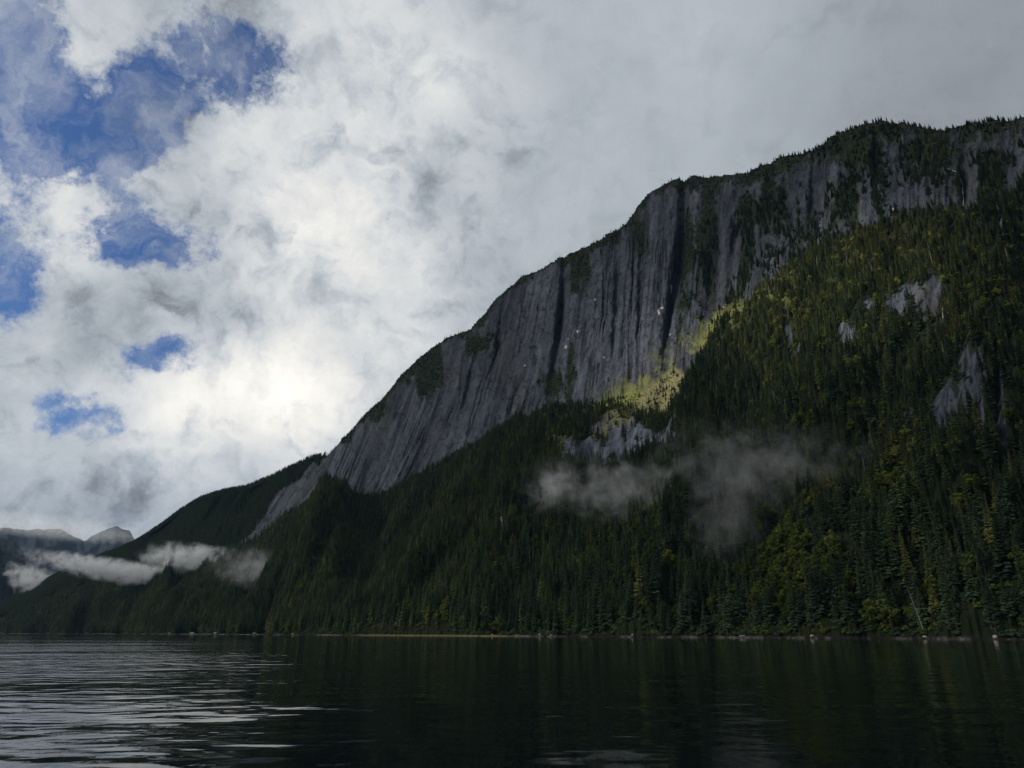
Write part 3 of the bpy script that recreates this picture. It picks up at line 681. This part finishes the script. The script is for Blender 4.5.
# ------------------------------------------------------------------ the trees that show largest: a thing each
ORD = ['first','second','third','fourth','fifth','sixth','seventh','eighth','ninth','tenth','eleventh','twelfth','thirteenth','fourteenth','fifteenth','sixteenth','seventeenth','eighteenth','nineteenth','twentieth','twenty-first','twenty-second','twenty-third','twenty-fourth','twenty-fifth']
LM = [(25,'left edge'),(95,'far ridge foot'),(170,'leftmost white rock'),(216,'brightest white rock'),(293,'lone white boulder'),(380,'sedge beach start'),(440,'sedge beach middle'),(492,'dark flat boulder'),(552,'long pale ledge'),(632,'pointed pale boulder'),
      (742,'thin pale slab'),(812,'broad pale boulder'),(868,'dark cleft'),(924,'leaning dead trunk'),(994,'rounded brown boulder')]
bands = [(0, 22, 'on the waterline'), (22, 60, 'just above the waterline'), (60, 1e9, 'higher up the slope')]
groups = {}
for i in big:
    x = px[i]; hh = P[i, 2]
    b = 0 if hh < 14 else 1 if hh < 45 else 2
    lm = min(range(len(LM)), key=lambda q: abs(LM[q][0]-x)); side = 'right' if x >= LM[lm][0] else 'left'
    groups.setdefault((b, lm, side, int(P[i, 3]) // 6 if P[i, 3] < 8 else 2), []).append(i)
looks = ['slim dark', 'full dark', 'broad drooping', 'ragged', 'wide bushy', 'narrow ragged', 'round leafy', 'spreading leafy', 'low dense', 'low leafy']
bn = ['at waterline', 'above waterline', 'upslope']
for (b, lm, side, kd), ids in groups.items():
    ids.sort(key=lambda i: abs(px[i]-LM[lm][0]))
    for n_, i in enumerate(ids):
        kind = int(P[i, 3]); nm = ('conifer_tree', 'broadleaf_tree', 'shrub')[kd]
        kt, tm, cm = KINDS[kind]
        word = ('conifer', 'broadleaf tree', 'shrub')[kd]
        o = bpy.data.objects.new(nm, None); col.objects.link(o); o.location = P[i, :3]; o.rotation_euler = (0, 0, rot[i]); s_ = P[i, 4]; o.scale = (s_, s_, s_)
        o['label'] = '%s %s %s, %s to the %s of %s' % (looks[kind], word, bn[b], ORD[min(n_, 24)], side, LM[lm][1])
        o['category'] = ('conifer', 'broadleaf tree', 'shrub')[kd]; o['group'] = ('conifers along the near shore', 'broadleaf trees among the conifers', 'shrubs along the shore')[kd]
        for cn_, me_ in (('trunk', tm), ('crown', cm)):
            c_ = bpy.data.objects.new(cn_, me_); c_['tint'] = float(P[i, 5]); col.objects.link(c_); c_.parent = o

# ------------------------------------------------------------------ unseen cloud added left of view to shade the mountain; gaps shaped for sunlight
def shade_cloud():
    Yc = np.linspace(-2600, 3000, 260)[None, :]; Zc = np.linspace(900, 5000, 190)[:, None]
    Y_ = Yc+0*Zc; Z_ = Zc+0*Yc; CX = -4800.0
    nn_ = fbm(Y_/420, Z_/300, 161, 5, .55); n3 = fbm(Y_/130, Z_/110, 165, 4, .6)
    mk = np.minimum(1, np.minimum(np.minimum(Y_+2600, 3000-Y_)/300, np.minimum(Z_-900, 5000-Z_)/300)) + 0.0
    for x, y, ry, rz, wgt in HOLES:
        t = spot(x, y); q = (CX-t.x)/sd.x; cy_, cz_ = t.y+sd.y*q, t.z+sd.z*q
        dd_ = np.sqrt(((Y_-cy_)/ry)**2+((Z_-cz_)/rz)**2)+(n3-.5)*.8
        mk = np.minimum(mk, (dd_-1.0)*1.6*wgt+(1-wgt))
    th = 190*np.sqrt(np.clip(mk, 0, 1))*(.5+nn_)
    ok = mk > 0
    V = np.concatenate([np.stack([CX+(nn_-.5)*500+sg*th, Y_, Z_], -1).reshape(-1, 3) for sg in (1, -1)])
    ny, nx = Y_.shape; idx = np.arange(ny*nx).reshape(ny, nx)
    c = ok[:-1, :-1] & ok[:-1, 1:] & ok[1:, 1:] & ok[1:, :-1]
    q = np.stack([idx[:-1, :-1][c], idx[:-1, 1:][c], idx[1:, 1:][c], idx[1:, :-1][c]], -1)
    Fc = np.concatenate([q, q[:, ::-1]+ny*nx])
    me = bpy.data.meshes.new('cloud'); me.from_pydata(V.tolist(), [], Fc.tolist()); me.polygons.foreach_set('use_smooth', np.ones(len(Fc), bool)); me.update()
    o = bpy.data.objects.new('cloud', me); col.objects.link(o); o['kind'] = 'stuff'; o['label'] = 'unseen cloud bank added left of the view, its gaps shaping the sunlight'; o['category'] = 'cloud'
    m, T = mat('cloud')
    a = T.n('ShaderNodeBsdfDiffuse', {'Color': (.85, .86, .88, 1)}); b = T.n('ShaderNodeBsdfTranslucent', {'Color': (.85, .86, .88, 1)}); c2 = T.n('ShaderNodeBsdfTransparent')
    x1 = T.n('ShaderNodeMixShader', {0: .6, 1: a.outputs[0], 2: b.outputs[0]}); x2 = T.n('ShaderNodeMixShader', {0: .47, 1: x1.outputs[0], 2: c2.outputs[0]})
    out(T, x2.outputs[0]); me.materials.append(m)
HOLES = [(655, 382, 210, 120, 1.0), (700, 362, 200, 120, 1.0), (740, 335, 200, 130, 1.0), (780, 290, 180, 120, 1.0), (600, 400, 170, 70, .9), (830, 250, 170, 110, .8), (900, 300, 150, 120, .62), (940, 150, 60, 50, .9), (800, 350, 130, 80, .6)]
shade_cloud()

# ------------------------------------------------------------------ mist: soft bodies of drifting droplets
def mist(name, x, y, dist_, wpx, hpx, dens, seed, rotd=0, thick=90, label='', thr=.55, scl=.62, g_=0.35):
    d = Vector(udir(x, y)); hd = math.hypot(d.x, d.y); loc = Vector((d.x/hd*dist_, d.y/hd*dist_, CAMH+d.z/hd*dist_))
    if dist_ < 6000:
        sp_ = spot(x, y); f_ = 1-(thick*.55)/math.hypot(sp_.x, sp_.y); loc = Vector((sp_.x*f_, sp_.y*f_, CAMH+(sp_.z-CAMH)*f_))
    k = loc.length/F/1.0
    import bmesh
    b = bmesh.new(); bmesh.ops.create_icosphere(b, subdivisions=3, radius=1)
    me = bpy.data.meshes.new(name); b.to_mesh(me); b.free()
    o = bpy.data.objects.new(name, me); col.objects.link(o); o.location = loc
    from mathutils import Matrix
    az = math.atan2(d.x, d.y)
    o.scale = (wpx*k, thick, hpx*k)
    o.rotation_euler = (Matrix.Rotation(-az, 3, 'Z') @ Matrix.Rotation(R(rotd), 3, 'Y')).to_euler()
    o['kind'] = 'stuff'; o['label'] = label; o['category'] = 'mist'
    m, T = mat(name)
    tc = T.n('ShaderNodeTexCoord').outputs['Object']; pos = T.n('ShaderNodeNewGeometry').outputs['Position']
    pw = T.v('ADD', T.v('SCALE', pos, scale=1.0/(hpx*k*scl)), (seed*7.3, seed*1.9, seed*3.1))
    wv = T.v('SUBTRACT', T.noise(pw, 1.1, 4, .6, out='Color'), (.5, .5, .5))
    fall_ = T.m('SUBTRACT', 1.0, T.v('LENGTH', T.v('ADD', tc, T.v('SCALE', wv, scale=1.0))))
    nz = T.noise(T.v('ADD', pw, T.v('SCALE', wv, scale=1.2)), 2.0, 8, .6)
    dd = T.m('SUBTRACT', T.m('ADD', T.m('MULTIPLY', T.m('SUBTRACT', nz, .5), 7.0), T.m('MULTIPLY', fall_, 1.7)), thr)
    edge_ = T.mr(T.v('LENGTH', tc), .55, 1.0, 1.0, 0.0)
    dd = T.m('MULTIPLY', T.m('MULTIPLY', T.m('MAXIMUM', dd, 0.0), edge_), dens)
    v_ = T.n('ShaderNodeVolumePrincipled', {'Color': (.98, .99, 1, 1), 'Density': dd, 'Anisotropy': g_})
    T.n('ShaderNodeOutputMaterial', {'Volume': v_.outputs[0]}); me.materials.append(m); m.cycles.volume_step_rate = 0.25
    return o
mist('mist', 138, 575, 2450, 104, 12, .030, 1, 9, 130, 'long white tongue of low mist across the left ridge', thr=.30, scl=.95)
mist('mist', 196, 562, 2150, 54, 19, .032, 2, 5, 110, 'bright thick head of the white mist tongue', thr=.35, scl=.9)
mist('mist', 36, 574, 2900, 36, 14, .022, 3, 24, 120, 'small white tuft of mist at the far left', scl=.9, thr=.35)
mist('mist', 50, 527, 6300, 95, 11, .0006, 9, 3, 500, 'grey low cloud hiding the tops of the far peaks', thr=-.1)  # low cloud over the far peaks, built with the mist function
mist('mist', 262, 570, 1700, 60, 24, .0055, 4, 8, 100, 'thin grey mist trailing right of the white tongue', thr=.4)
mist('mist', 555, 492, 840, 36, 36, .012, 5, 0, 50, 'small rounded grey mist puff left of the others', thr=.35)
mist('mist', 645, 494, 800, 150, 46, .0095, 6, 10, 60, 'wide grey mist drifting below the bare slabs', thr=.62)
mist('mist', 772, 475, 740, 150, 62, .0062, 7, 12, 70, 'largest thin veil of mist over the middle forest', thr=.66)
mist('mist', 728, 525, 690, 50, 62, .0042, 8, 0, 55, 'thin mist hanging down toward the dark lower wood')

# ------------------------------------------------------------------ haze in the air
import bmesh
b = bmesh.new(); bmesh.ops.create_cube(b, size=1); me = bpy.data.meshes.new('haze'); b.to_mesh(me); b.free()
o = bpy.data.objects.new('haze', me); col.objects.link(o); o.scale = (21000, 15000, 1700); o.location = (0, 5500, 1700/2-32); o['kind'] = 'stuff'
o['label'] = 'thin blue-grey air haze over the fjord'; o['category'] = 'haze'
m, T = mat('haze')
v_ = T.n('ShaderNodeVolumePrincipled', {'Color': (.38, .62, 1.0, 1), 'Density': 1.2e-5, 'Anisotropy': .2})
T.n('ShaderNodeOutputMaterial', {'Volume': v_.outputs[0]}); me.materials.append(m); m.cycles.homogeneous_volume = True
